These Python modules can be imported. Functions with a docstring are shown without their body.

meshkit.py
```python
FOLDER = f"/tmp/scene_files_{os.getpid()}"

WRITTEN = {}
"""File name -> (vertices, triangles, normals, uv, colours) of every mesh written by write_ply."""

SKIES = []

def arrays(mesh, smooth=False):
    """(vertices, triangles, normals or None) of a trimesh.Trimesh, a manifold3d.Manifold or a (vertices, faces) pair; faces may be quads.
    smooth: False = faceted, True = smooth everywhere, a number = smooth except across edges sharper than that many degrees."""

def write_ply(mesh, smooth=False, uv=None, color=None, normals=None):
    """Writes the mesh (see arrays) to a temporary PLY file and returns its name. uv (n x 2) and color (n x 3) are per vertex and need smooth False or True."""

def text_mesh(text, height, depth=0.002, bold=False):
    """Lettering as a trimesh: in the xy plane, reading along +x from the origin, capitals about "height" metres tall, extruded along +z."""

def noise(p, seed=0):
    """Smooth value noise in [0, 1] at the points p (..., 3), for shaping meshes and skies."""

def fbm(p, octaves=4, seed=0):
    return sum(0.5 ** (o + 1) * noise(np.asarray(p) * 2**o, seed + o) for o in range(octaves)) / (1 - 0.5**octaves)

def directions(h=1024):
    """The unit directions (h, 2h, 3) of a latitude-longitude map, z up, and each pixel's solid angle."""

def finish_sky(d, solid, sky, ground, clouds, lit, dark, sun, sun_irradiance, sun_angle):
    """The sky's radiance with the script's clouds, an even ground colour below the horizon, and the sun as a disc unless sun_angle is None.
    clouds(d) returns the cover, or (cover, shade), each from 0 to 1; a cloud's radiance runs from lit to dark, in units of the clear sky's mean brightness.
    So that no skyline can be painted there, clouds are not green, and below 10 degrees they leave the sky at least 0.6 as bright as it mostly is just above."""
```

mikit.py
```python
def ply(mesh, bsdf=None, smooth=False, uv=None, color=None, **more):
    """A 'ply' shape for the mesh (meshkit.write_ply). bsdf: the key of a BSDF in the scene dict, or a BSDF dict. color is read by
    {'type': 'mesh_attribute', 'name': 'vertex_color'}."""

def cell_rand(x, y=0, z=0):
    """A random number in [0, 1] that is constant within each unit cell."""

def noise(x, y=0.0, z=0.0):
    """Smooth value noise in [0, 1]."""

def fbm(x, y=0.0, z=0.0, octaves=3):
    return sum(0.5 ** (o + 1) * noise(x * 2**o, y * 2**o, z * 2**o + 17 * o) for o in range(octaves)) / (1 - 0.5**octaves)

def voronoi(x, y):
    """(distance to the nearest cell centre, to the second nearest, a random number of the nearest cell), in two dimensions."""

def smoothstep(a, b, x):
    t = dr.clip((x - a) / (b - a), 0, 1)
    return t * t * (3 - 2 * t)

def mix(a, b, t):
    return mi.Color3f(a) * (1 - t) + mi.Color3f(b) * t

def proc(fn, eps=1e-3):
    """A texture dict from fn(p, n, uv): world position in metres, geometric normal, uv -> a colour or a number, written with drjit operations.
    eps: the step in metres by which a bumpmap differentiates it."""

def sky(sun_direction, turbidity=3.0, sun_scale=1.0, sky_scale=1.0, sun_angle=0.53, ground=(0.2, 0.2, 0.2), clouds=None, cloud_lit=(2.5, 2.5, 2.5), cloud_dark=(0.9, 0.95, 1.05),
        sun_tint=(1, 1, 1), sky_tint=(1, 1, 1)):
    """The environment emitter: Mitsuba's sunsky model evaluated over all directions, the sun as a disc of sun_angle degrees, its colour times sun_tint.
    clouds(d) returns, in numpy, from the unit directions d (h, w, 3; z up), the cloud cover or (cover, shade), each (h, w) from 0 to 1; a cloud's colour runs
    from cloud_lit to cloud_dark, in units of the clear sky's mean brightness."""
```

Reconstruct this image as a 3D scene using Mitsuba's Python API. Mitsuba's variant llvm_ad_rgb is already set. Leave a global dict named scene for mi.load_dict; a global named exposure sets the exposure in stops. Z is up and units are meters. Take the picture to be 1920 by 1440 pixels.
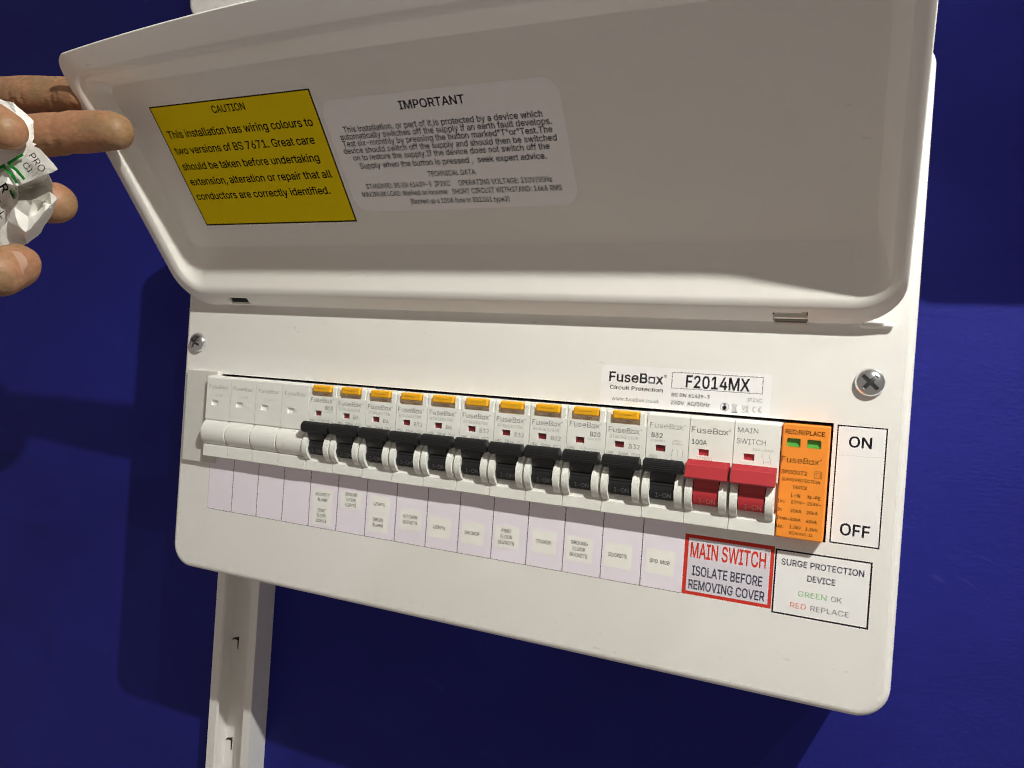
"""An open white consumer unit (fuse board) on a deep blue display wall, its lid held up by a hand with crumpled paper.
Built in millimetres (x right, y into the wall, z up; the cover's face is y = 0) and written out in metres."""
import math
import numpy as np
import trimesh
import manifold3d as m3
import mitsuba as mi
import mikit
import meshkit
from shapely.geometry import Polygon, LineString, Point, box as sbox
from shapely import affinity, union_all

T = mi.ScalarTransform4f
rng = np.random.default_rng(7)
scene, labels = {}, {}
S = 0.001

# ------------------------------------------------------------------ camera, light, exposure
CAM = np.array([334.7360, -327.0908, 86.1720])
RIGHT, DOWN, FWD = (np.array(v) for v in [[0.9067106, 0.4161711, 0.0683925], [0.0661234, 0.0198824, -0.9976133], [-0.4165376, 0.9090689, -0.0094911]])
scene["camera"] = {
    "type": "perspective", "fov": math.degrees(2 * math.atan(960 / 1442.0)), "fov_axis": "x", "near_clip": 0.01, "far_clip": 50.0,
    "to_world": T().look_at(origin=(CAM * S).tolist(), target=((CAM + 100 * FWD) * S).tolist(), up=(-DOWN).tolist()),
}
exposure = 0.0
LAMP_A, AIM_A, POWER_A = np.array([590.0, -374.0, 530.0]), np.array([-600.0, 0.0, -300.0]), 17300.0
LAMP_B, AIM_B, POWER_B = np.array([1900.0, -1600.0, 2378.0]), np.array([200.0, 0.0, 40.0]), 21000.0
TINT_A, TINT_B = np.array([1.0, 0.985, 0.885]), np.array([0.94, 1.0, 1.10])
scene["hall_light"] = {"type": "constant", "radiance": {"type": "rgb", "value": [0.232, 0.203, 0.176]}}


# ------------------------------------------------------------------ materials
def rgb(*v):
    return {"type": "rgb", "value": list(v)}


def principled(color, rough, **more):
    return {"type": "principled", "base_color": color if isinstance(color, dict) else rgb(*color), "roughness": rough, **more}


def two(b):
    return {"type": "twosided", "bsdf": b}


def orange_peel(p, n, uv):
    return mikit.fbm(p.x * 700, p.y * 700, p.z * 700, octaves=2) * 0.000014


def paint_colour(base, spread):
    def fn(p, n, uv):
        a = mikit.fbm(p.x * 9, p.y * 9, p.z * 9, octaves=3)
        speck = mikit.smoothstep(0.93, 0.97, mikit.noise(p.x * 420, p.y * 420, p.z * 420)) * mikit.smoothstep(0.55, 0.8, mikit.noise(p.x * 31 + 7, p.y * 31, p.z * 31))
        return mi.Color3f(*base) * (1 - spread + 2 * spread * a) * (1 - 0.16 * speck)
    return fn


def wall_colour(p, n, uv):
    cloth = mikit.fbm(p.x * 1500, p.y * 10, p.z * 1500, octaves=2)
    blot = mikit.fbm(p.x * 14, 0.0, p.z * 14, octaves=4)
    u, v = p.x * 0.90 - p.z * 0.44, p.x * 0.44 + p.z * 0.90
    scuff = mikit.smoothstep(0.86, 0.93, mikit.noise(u * 90, v * 1400, 3.0)) * mikit.smoothstep(0.74, 0.86, mikit.noise(u * 17 + 4, v * 17, 9.0))
    fleck = mikit.smoothstep(0.955, 0.975, mikit.noise(p.x * 520, 2.0, p.z * 520))
    c = mi.Color3f(0.0175, 0.0195, 0.205) * (0.70 + 0.26 * cloth + 0.36 * blot)
    return c + mi.Color3f(0.035, 0.04, 0.07) * (0.30 * scuff + 0.25 * fleck)


def wall_height(p, n, uv):
    return mikit.fbm(p.x * 900, p.y * 10, p.z * 900, octaves=3) * 0.00026 + mikit.fbm(p.x * 160, 1.0, p.z * 160, octaves=2) * 0.0002


def skin_colour(p, n, uv):
    a = mikit.fbm(p.x * 90, p.y * 90, p.z * 90, octaves=3)
    b = mikit.fbm(p.x * 600 + 3, p.y * 600, p.z * 600, octaves=2)
    return mikit.mix((0.285, 0.168, 0.088), (0.345, 0.170, 0.096), mikit.smoothstep(0.32, 0.66, a)) * (0.80 + 0.36 * b) * (0.9 + 0.2 * mikit.noise(p.x * 45, p.y * 45, p.z * 45))


def skin_height(p, n, uv):
    return mikit.fbm(p.x * 900, p.y * 1500, p.z * 1500, octaves=3) * 0.0003


scene["white_paint"] = two({"type": "bumpmap", "arbitrary": mikit.proc(orange_peel, 2e-4), "scale": 1.0,
                            "bsdf": principled(mikit.proc(paint_colour((0.80, 0.79, 0.77), 0.02)), 0.30, specular=0.5)})
scene["lid_paint"] = two({"type": "bumpmap", "arbitrary": mikit.proc(orange_peel, 2e-4), "scale": 1.0,
                          "bsdf": principled(mikit.proc(paint_colour((0.80, 0.782, 0.762), 0.03)), 0.30, specular=0.5)})
scene["module_plastic"] = two(principled(mikit.proc(paint_colour((0.79, 0.80, 0.765), 0.02)), 0.42, specular=0.4))
scene["grey_plastic"] = two(principled((0.62, 0.615, 0.58), 0.45))
scene["pocket_plastic"] = two(principled((0.76, 0.76, 0.72), 0.35))
scene["black_plastic"] = two(principled((0.015, 0.016, 0.018), 0.33))
scene["red_plastic"] = two(principled((0.42, 0.030, 0.040), 0.38))
scene["dark_red"] = two(principled((0.16, 0.012, 0.016), 0.4))
scene["amber_plastic"] = two(principled((0.80, 0.40, 0.012), 0.35))
scene["orange_plastic"] = two(principled((0.90, 0.285, 0.034), 0.40))
scene["green_plastic"] = two(principled((0.10, 0.42, 0.07), 0.3))
scene["dark_steel"] = two(principled((0.03, 0.03, 0.033), 0.4, metallic=0.6))
scene["steel"] = two(principled((0.62, 0.60, 0.56), 0.28, metallic=1.0))
scene["zinc"] = two(principled((0.80, 0.82, 0.86), 0.21, metallic=1.0))
scene["recess_metal"] = two(principled((0.16, 0.17, 0.19), 0.35, metallic=1.0))
scene["inside_dark"] = two(principled((0.02, 0.02, 0.02), 0.7))
scene["print"] = two({"type": "diffuse", "reflectance": {"type": "mesh_attribute", "name": "vertex_color"}})
scene["wall_paint"] = two({"type": "bumpmap", "arbitrary": mikit.proc(wall_height, 3e-4), "scale": 1.0,
                           "bsdf": principled(mikit.proc(wall_colour), 0.6, specular=0.12)})
scene["skin"] = two({"type": "bumpmap", "arbitrary": mikit.proc(skin_height, 3e-4), "scale": 1.0, "bsdf": principled(mikit.proc(skin_colour), 0.48, specular=0.4)})
scene["nail"] = two(principled((0.42, 0.26, 0.19), 0.26))
scene["nail_edge"] = two(principled((0.75, 0.62, 0.5), 0.3))
scene["paper"] = two(principled((0.78, 0.775, 0.74), 0.5))
scene["lamp_black"] = two(principled((0.02, 0.02, 0.02), 0.5))


# ------------------------------------------------------------------ helpers
def numbered(name):
    if name not in used:
        used.add(name)
        return name
    k = 1
    while f"{name}_{k:03d}" in used:
        k += 1
    used.add(f"{name}_{k:03d}")
    return f"{name}_{k:03d}"


used = set()


def thing(name, label, category, group=None, kind=None):
    key = numbered(name)
    labels[key] = {"label": label, "category": category}
    if group:
        labels[key]["group"] = group
    if kind:
        labels[key]["kind"] = kind
    return key


def put(name, mesh, bsdf, parent=None, smooth=False, color=None, label=None, **more):
    key = numbered(f"{parent}__{name}" if parent else name)
    if hasattr(mesh, "to_mesh"):
        q = mesh.to_mesh()
        mesh = trimesh.Trimesh(q.vert_properties[:, :3], q.tri_verts, process=False)
    mesh = mesh.copy()
    mesh.apply_scale(S)
    scene[key] = mikit.ply(mesh, bsdf, smooth=smooth, color=color, **more)
    if label:
        labels[key] = {"label": label}
    return key


def man(mesh):
    mesh.merge_vertices()
    return m3.Manifold(m3.Mesh(np.asarray(mesh.vertices, np.float32), np.asarray(mesh.faces, np.uint32)))


def prism(poly, x0, x1):
    """A profile in (p, z), p = how far it stands out of the cover, extruded along x."""
    p = poly if isinstance(poly, Polygon) else Polygon(poly)
    m = trimesh.creation.extrude_polygon(p, x1 - x0, engine="earcut")
    v = m.vertices
    m.vertices = np.stack([x0 + v[:, 2], -v[:, 0], v[:, 1]], 1)
    m.invert()
    return m


def cbox(x0, x1, p0, p1, z0, z1, c=0.3):
    """A box with chamfered edges; p = distance out of the cover."""
    pts = []
    for x in (x0, x1):
        for p in (p0, p1):
            for z in (z0, z1):
                sx, sp, sz = (c if x == x0 else -c), (c if p == p0 else -c), (c if z == z0 else -c)
                pts += [(x, -(p + sp), z + sz), (x + sx, -p, z + sz), (x + sx, -(p + sp), z)]
    return trimesh.convex.convex_hull(np.array(pts))


def join(*ms):
    return trimesh.util.concatenate(list(ms))


def rrect(x0, x1, y0, y1, rb, rt, n=10):
    """A rounded rectangle, counter-clockwise, with bottom radius rb and top radius rt; always 4 (n + 1) points."""
    out = []
    for cx, cy, r, a0 in ((x1 - rb, y0 + rb, rb, -90), (x1 - rt, y1 - rt, rt, 0), (x0 + rt, y1 - rt, rt, 90), (x0 + rb, y0 + rb, rb, 180)):
        a = np.radians(a0 + np.linspace(0, 90, n + 1))
        out.append(np.stack([cx + r * np.cos(a), cy + r * np.sin(a)], 1))
    return np.vstack(out)


def rings(rs, close=False):
    """Quads between equal rings of points."""
    n, v, f = len(rs[0]), np.vstack(rs), []
    last = len(rs) if close else len(rs) - 1
    i = np.arange(n)
    for k in range(last):
        a, b = k * n + i, ((k + 1) % len(rs)) * n + i
        j = (i + 1) % n
        f += [np.stack([a, k * n + j, b], 1), np.stack([k * n + j, ((k + 1) % len(rs)) * n + j, b], 1)]
    return v, np.vstack(f)


def smooth_noise(v, scale, amp, seed=0):
    return (meshkit.fbm(np.asarray(v) / scale, 3, seed) - 0.5) * 2 * amp


TEXTS = {}


def glyphs(text, bold):
    if (text, bold) not in TEXTS:
        m = meshkit.text_mesh(text, 1.0, depth=0.01, bold=bold)
        top = np.all(np.isclose(m.vertices[m.faces][:, :, 2], 0.01), axis=1)
        f = m.faces[top]
        ids, inv = np.unique(f, return_inverse=True)
        TEXTS[text, bold] = (m.vertices[ids][:, :2], inv.reshape(-1, 3))
    return TEXTS[text, bold]


class Sheet:
    """Flat print: coloured shapes in (u, v) millimetres at small heights above a surface, built as one mesh with a colour per vertex."""

    def __init__(self):
        self.v, self.f, self.c, self.n = [], [], [], 0

    def add(self, v, f, h, col):
        self.v.append(np.column_stack([v, np.full(len(v), h)]))
        self.f.append(np.asarray(f) + self.n)
        self.c.append(np.tile(col, (len(v), 1)))
        self.n += len(v)

    def poly(self, shape, h, col):
        for g in getattr(shape, "geoms", [shape]):
            if not g.is_empty:
                v, f = trimesh.creation.triangulate_polygon(g, engine="earcut")
                self.add(v, f, h, col)
        return self

    def rect(self, x0, x1, y0, y1, h, col, r=0.0):
        return self.poly(Polygon(rrect(x0, x1, y0, y1, r, r, 6)) if r else sbox(x0, y0, x1, y1), h, col)

    def frame(self, x0, x1, y0, y1, w, h, col):
        return self.poly(sbox(x0, y0, x1, y1).difference(sbox(x0 + w, y0 + w, x1 - w, y1 - w)), h, col)

    def line(self, pts, w, h, col):
        return self.poly(LineString(pts).buffer(w / 2, cap_style=2, join_style=2), h, col)

    def text(self, s, x0, x1, y, cap, h, col, bold=False, y1=None):
        v, f = glyphs(s, bold)
        a, b = v[:, 0].min(), v[:, 0].max()
        u = (v[:, 0] - a) / (b - a)
        x = x0 + u * (x1 - x0) if x1 is not None else x0 + (v[:, 0] - a) * cap
        yy = y + v[:, 1] * cap + (0 if y1 is None else u * (y1 - y))
        self.add(np.column_stack([x, yy]), f, h, col)
        return self

    def centred(self, s, xc, y, cap, h, col, squeeze=1.0, bold=False):
        v, _ = glyphs(s, bold)
        w = (v[:, 0].max() - v[:, 0].min()) * cap * squeeze
        return self.text(s, xc - w / 2, xc + w / 2, y, cap, h, col, bold)

    def maker(self, x0, x1, y, cap, h, col, bold=False):
        """The maker's word mark: its o is a small open square."""
        w = x1 - x0
        self.text("FuseB", x0, x0 + 0.715 * w, y, cap, h, col, bold)
        a, b, t = x0 + 0.735 * w, x0 + 0.855 * w, 0.13 * cap
        o = sbox(a, y, b, y + 0.70 * cap).difference(sbox(a + t, y + t, b - t, y + 0.70 * cap - t))
        o = o.difference(sbox(a - 1, y + 0.30 * cap, a + 0.45 * (b - a), y + 0.36 * cap))
        self.poly(o, h, col)
        self.text("x", x0 + 0.87 * w, x1, y, cap, h, col, bold)
        ring = Point(x1 + 0.22 * cap, y + 0.85 * cap).buffer(0.15 * cap, 6)
        return self.poly(ring.difference(ring.buffer(-0.07 * cap)), h, col)

    def build(self, origin, U, V, N):
        v = np.vstack(self.v)
        w = np.asarray(origin, float) + v[:, :1] * np.asarray(U) + v[:, 1:2] * np.asarray(V) + v[:, 2:] * np.asarray(N)
        return trimesh.Trimesh(w, np.vstack(self.f), process=False), np.vstack(self.c)

    def put(self, name, parent, frame, label=None):
        m, c = self.build(*frame)
        return put(name, m, "print", parent, color=c, label=label)


EX, EY, EZ = np.eye(3)
COVER = (np.zeros(3), EX, EZ, -EY)


def face(p):
    return (np.array([0, -p, 0.0]), EX, EZ, -EY)


WHITE, STICKER, CREAM, LILAC = (0.86, 0.855, 0.86), (0.86, 0.85, 0.87), (0.90, 0.89, 0.86), (0.86, 0.80, 0.90)
INK, GREYINK, FAINT, REDINK, GREENINK = (0.012, 0.011, 0.016), (0.15, 0.15, 0.15), (0.29, 0.29, 0.28), (0.62, 0.05, 0.035), (0.10, 0.36, 0.06)

# ------------------------------------------------------------------ the wall behind
DEPTH = 98.0
wall = trimesh.Trimesh([[-1800, DEPTH, -1400], [1900, DEPTH, -1400], [1900, DEPTH, 1300], [-1800, DEPTH, 1300]], [[0, 1, 2], [0, 2, 3]])
put("wall", wall, "wall_paint")
labels["wall"] = {"label": "deep blue painted display wall behind the open fuse board", "category": "wall", "kind": "structure"}


# ------------------------------------------------------------------ enclosures
def shell(x0, x1, z0, z1, rb, rt, holes=(), back=DEPTH - 0.5, lip=26.0, r=3.0):
    """(cover, body): a pressed front with rolled edges over a plain sheet metal box."""
    rs = []
    for a in np.linspace(0, 90, 6):
        ins, y = r * (1 - math.sin(math.radians(90 - a))), r * (1 - math.cos(math.radians(90 - a)))
        rs.append((ins, y))
    rs = rs[::-1]                                  # from the face outwards
    ring = []
    for ins, y in [(r - q[0], q[1]) for q in [(r * math.sin(math.radians(a)), r * (1 - math.cos(math.radians(a)))) for a in np.linspace(0, 90, 7)]] + [(0, lip)]:
        o = rrect(x0 + ins, x1 - ins, z0 + ins, z1 - ins, max(rb - ins, 0.5), max(rt - ins, 0.5))
        ring.append(np.column_stack([o[:, 0], np.full(len(o), y), o[:, 1]]))
    v, f = rings(ring)
    side = trimesh.Trimesh(v, f, process=False)
    front = Polygon(ring[0][:, [0, 2]])
    for h in holes:
        front = front.difference(h)
    fv, ff = trimesh.creation.triangulate_polygon(front, engine="earcut")
    plate = trimesh.Trimesh(np.column_stack([fv[:, 0], np.zeros(len(fv)), fv[:, 1]]), ff, process=False)
    parts = [side, plate]
    for h in holes:                                # the turned-in edges of the openings
        c = np.array(h.exterior.coords)[:-1]
        parts.append(trimesh.Trimesh(*rings([np.column_stack([c[:, 0], np.full(len(c), y), c[:, 1]]) for y in (0, 2.0)]), process=False))
    o = rrect(x0 + 1.2, x1 - 1.2, z0 + 1.2, z1 - 1.2, max(rb - 1.2, 0.5), max(rt - 1.2, 0.5))
    body = trimesh.Trimesh(*rings([np.column_stack([o[:, 0], np.full(len(o), y), o[:, 1]]) for y in (lip - 3, back)]), process=False)
    return join(*parts), body


unit = thing("consumer_unit", "open white metal fuse board with its lid raised and a row of breakers in it", "fuse board")
cover, body = shell(-25.5, 351.2, -36.0, 224.0, 13.0, 9.0, holes=(sbox(-19.9, 29.4, 324.6, 76.6), sbox(-14.0, 120.5, 339.0, 206.0)))
put("cover", cover, "white_paint", unit, smooth=40)
put("enclosure_body", body, "white_paint", unit, smooth=40)
inner = join(trimesh.creation.box(bounds=[[-14.5, 14, 119], [339.5, 16, 208]]))
put("recess_back", inner, "white_paint", unit)
put("interior", trimesh.creation.box(bounds=[[-22, 30, 22], [334, 32, 84]]), "inside_dark", unit)
put("blanking_panel", cbox(-19.7, 4.0, -2, 2.4, 25.6, 77.8, 0.35), "grey_plastic", unit, label="flat grey blanking panel at the end of the breaker row")
put("hinge_rail", join(prism(Polygon(Point(-0.4, 117.9).buffer(1.2, 8).exterior.coords), -12, 336.0), cbox(331.0, 343.2, 0.05, 2.8, 114.1, 116.4, 0.9)), "white_paint", unit, smooth=30)


def screw(x, z, turn):
    R, H = 5.45, 2.9
    prof = [(0.01, 0)] + [(R * math.sin(a), 0.9 + H * math.cos(a) if i else 0.9 + H) for i, a in enumerate(np.linspace(0, math.pi / 2, 12))][::-1]
    dome = [(R, 0.0), (R, 0.9)] + [(R * math.cos(a), 0.9 + H * math.sin(a)) for a in np.linspace(0.05, math.pi / 2 - 0.001, 14)]
    m = trimesh.creation.revolve(np.array([(0, 0)] + dome + [(0, 0.9 + H)]), sections=48)
    body = man(m)
    cuts = m3.Manifold()
    for k, (l, w, dpt) in enumerate(((6.0, 1.35, 1.6), (3.5, 1.5, 2.8), (3.5, 1.5, 2.8))):
        ang = turn + (0, 0, 90)[k]
        cuts = cuts + m3.Manifold.cube([2 * l, w, 6], True).translate([0, 0, 0.9 + H - dpt + 3]).rotate([0, 0, ang])
    cuts = cuts + m3.Manifold.cylinder(3, 0.4, 1.7, 20).translate([0, 0, 1.6])
    out = []
    for part in (body - cuts,):
        q = part.to_mesh()
        v = q.vert_properties[:, :3]
        out.append(trimesh.Trimesh(np.column_stack([x + v[:, 0], -v[:, 2], z + v[:, 1]]), q.tri_verts, process=False))
    # the floor of the recess: the cut's own shape, sunk below the dome
    sunk = (body.translate([0, 0, -0.75]) ^ cuts).to_mesh()
    v = sunk.vert_properties[:, :3]
    return out[0], trimesh.Trimesh(np.column_stack([x + v[:, 0], -v[:, 2], z + v[:, 1]]), sunk.tri_verts, process=False)


for x, z, turn, text in ((-14.6, 93.6, 62, "domed zinc screw at the narrow far end of the cover"), (336.4, 93.4, -42, "domed zinc cross slot screw beside the maker label")):
    head, recess = screw(x, z, turn)
    k = put("screw", head, "zinc", unit, smooth=25, label=text)
    put("driver_recess", recess, "recess_metal", k)

# ------------------------------------------------------------------ the lid
TH = math.radians(39.5)
LV, LN = np.array([0, -math.sin(TH), math.cos(TH)]), np.array([0, math.cos(TH), math.sin(TH)])
LID0 = np.array([0, 0, 117.0])
RIM = -4.5


def lid_frame(d):
    return (LID0 + LN * d, EX, LV, -LN)


def lid_points(o, d):
    return LID0 + np.outer(o[:, 0], EX) + np.outer(o[:, 1], LV) + np.outer(np.broadcast_to(d, len(o)), LN)


LX0, LX1, LY0, LY1 = -21.0, 346.6, 1.3, 139.3


def lid_outline(x0, x1, y0, y1, rb, rt, bow):
    """A rounded rectangle whose top (free) edge bows outwards, cut into short pieces there."""
    o = rrect(x0, x1, y0, y1, rb, rt, 14)
    k = 30                                         # corners: bottom right, top right | top left, bottom left
    t = np.linspace(0, 1, 26)[1:-1, None]
    o = np.vstack([o[:k], o[k - 1] * (1 - t) + o[k] * t, o[k:]])
    w = np.clip((o[:, 1] - (y1 - rt)) / rt, 0, 1) * np.clip(1 - ((o[:, 0] - 163.0) / 181.0) ** 2, 0, 1)
    return o + np.outer(w * bow, [0, 1])


corner = np.concatenate([a0 + np.linspace(0, 90, 15) for a0 in (-90, 0, 90, 180)])
corner = np.radians(np.concatenate([corner[:30], np.full(24, 90.0), corner[30:]]))
TILT = 1.6 * np.clip(np.maximum(-np.sin(corner), 0) ** 1.5 + 0.75 * np.maximum(-np.cos(corner), 0) ** 1.5, 0, 1)   # the rim rolls back along the hinge and the free side


def outer_ring(ins, d):
    return lid_points(lid_outline(LX0 - 1.6 + ins, LX1 - ins, LY0 - 1.1 + ins, LY1 - ins, 20 - ins, 9 - ins, 8.4), RIM + d + TILT)


seq = [outer_ring(0, 0.7), outer_ring(0.15, 0.25), outer_ring(0.5, 0.0)]
RA, RF = (-13.6, 340.6, 12.6, 126.6, 12.0, 6.5, 4.0), (-11.6, 334.6, 31.0, 119.4, 9.0, 6.0, 1.5)   # the crest of the rim, and the flat back


def lerp_ring(t, d, grow=0.0):
    x0, x1, y0, y1, rb, rt, bow = (p * (1 - t) + q * t for p, q in zip(RA, RF))
    return lid_points(lid_outline(x0 - grow, x1 + grow, y0 - grow, y1 + grow, rb + grow, rt + grow, bow), RIM + d)


seq += [lerp_ring(0, 3.4 * (1 - math.cos(q)), 4.4 * (1 - math.sin(q) / math.sin(0.9))) for q in np.linspace(0, 0.9, 8)]
D0 = 3.4 * (1 - math.cos(0.9))
seq += [lerp_ring(t, D0 + (13.0 - D0) * (1 - (1 - t) ** 1.22)) for t in (0.06, 0.14, 0.25, 0.4, 0.55, 0.7, 0.8, 0.88, 0.94, 0.98, 1.0)]
nfloor = len(seq)
seq += [lerp_ring(1.0, 14.1), lerp_ring(0.75, 13.0, 1.0), lerp_ring(0.3, 7.8, 1.4), lerp_ring(0.0, 2.9, 2.2), lerp_ring(0.0, 1.5, 4.6), outer_ring(0.4, 1.3), outer_ring(0, 0.95)]
n = len(seq[0])
order = seq[nfloor:] + seq[:nfloor]                # from the outside floor round the rim to the inside floor
v, f = rings(order)
cap = trimesh.creation.triangulate_polygon(Polygon(rrect(0, 10, 0, 10, 3, 3, 14)), engine="earcut")[1]
fan_out = np.array([[0, i + 1, i] for i in range(1, n - 1)])
fan_in = np.array([[0, i, i + 1] for i in range(1, n - 1)]) + (len(order) - 1) * n
lid = trimesh.Trimesh(v, np.vstack([f, fan_out, fan_in]), process=False)
if lid.volume < 0:
    lid.invert()


def lid_box(x0, x1, v0, v1, d0, d1):
    b = trimesh.creation.box(bounds=[[x0, v0, d0], [x1, v1, d1]])
    w = b.vertices
    b.vertices = LID0 + np.outer(w[:, 0], EX) + np.outer(w[:, 1], LV) + np.outer(w[:, 2], LN)
    if b.volume < 0:
        b.invert()
    return b


solid = man(lid)
for x0, x1, v0, v1 in ((11.8, 25.4, 1.5, 5.9), (299.4, 312.6, 1.1, 5.5), (310.2, 312.6, 1.4, 6.2)):
    solid = solid - man(lid_box(x0, x1, v0, v1, RIM - 1, RIM + 5.5))
put("lid", solid, "lid_paint", unit, smooth=35, label="raised white metal lid with a deep rolled rim and two stickers inside")
put("hinge_tab", lid_box(10.0, 27.0, 0.9, 7.4, RIM + 4.0, RIM + 4.8), "inside_dark", f"{unit}__lid", label="dark hinge tab in its slot")
barrel = trimesh.creation.cylinder(2.1, segment=[LID0 + EX * 299.9 + LV * 3.3 + LN * (RIM + 2.9), LID0 + EX * 312.1 + LV * 3.3 + LN * (RIM + 2.9)], sections=32)
put("hinge_tab", join(barrel, lid_box(300.0, 312.2, 0.35, 1.0, RIM + 0.4, RIM + 2.6)), "steel", f"{unit}__lid", smooth=35, label="bright steel hinge tab in its slot")
put("hinge_slot_back", lid_box(298.0, 314.0, 0.9, 7.6, RIM + 5.2, RIM + 5.8), "inside_dark", f"{unit}__lid")

YELLOW, YINK = (0.82, 0.64, 0.012), (0.02, 0.014, 0.003)
s = Sheet()
s.rect(8.2, 106.4, 43.6, 107.6, 0.12, (0.05, 0.04, 0.01)).rect(8.9, 105.7, 44.5, 107.0, 0.2, YELLOW)
s.text("CAUTION", 47.2, 67.4, 101.65, 3.3, 0.28, YINK, True)
for t, a, b, y in (("This installation has wiring colours to", 11.9, 101.9, 91.5), ("two versions of BS 7671. Great care", 11.5, 99.2, 83.3), ("should be taken before undertaking", 11.4, 98.2, 74.9),
                   ("extension, alteration or repair that all", 11.7, 101.8, 66.7), ("conductors are correctly identified.", 11.2, 97.3, 58.6)):
    s.text(t, a, b, y, 3.75, 0.28, YINK, True)
s.put("caution_label", f"{unit}__lid", lid_frame(RIM + 13.0), "yellow caution sticker about two versions of wiring colours")
s = Sheet()
s.rect(109.0, 221.6, 48.65, 101.9, 0.12, (0.93, 0.91, 0.94), r=7.5)
s.text("IMPORTANT", 148.9, 180.2, 94.9, 3.5, 0.22, INK, True)
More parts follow.
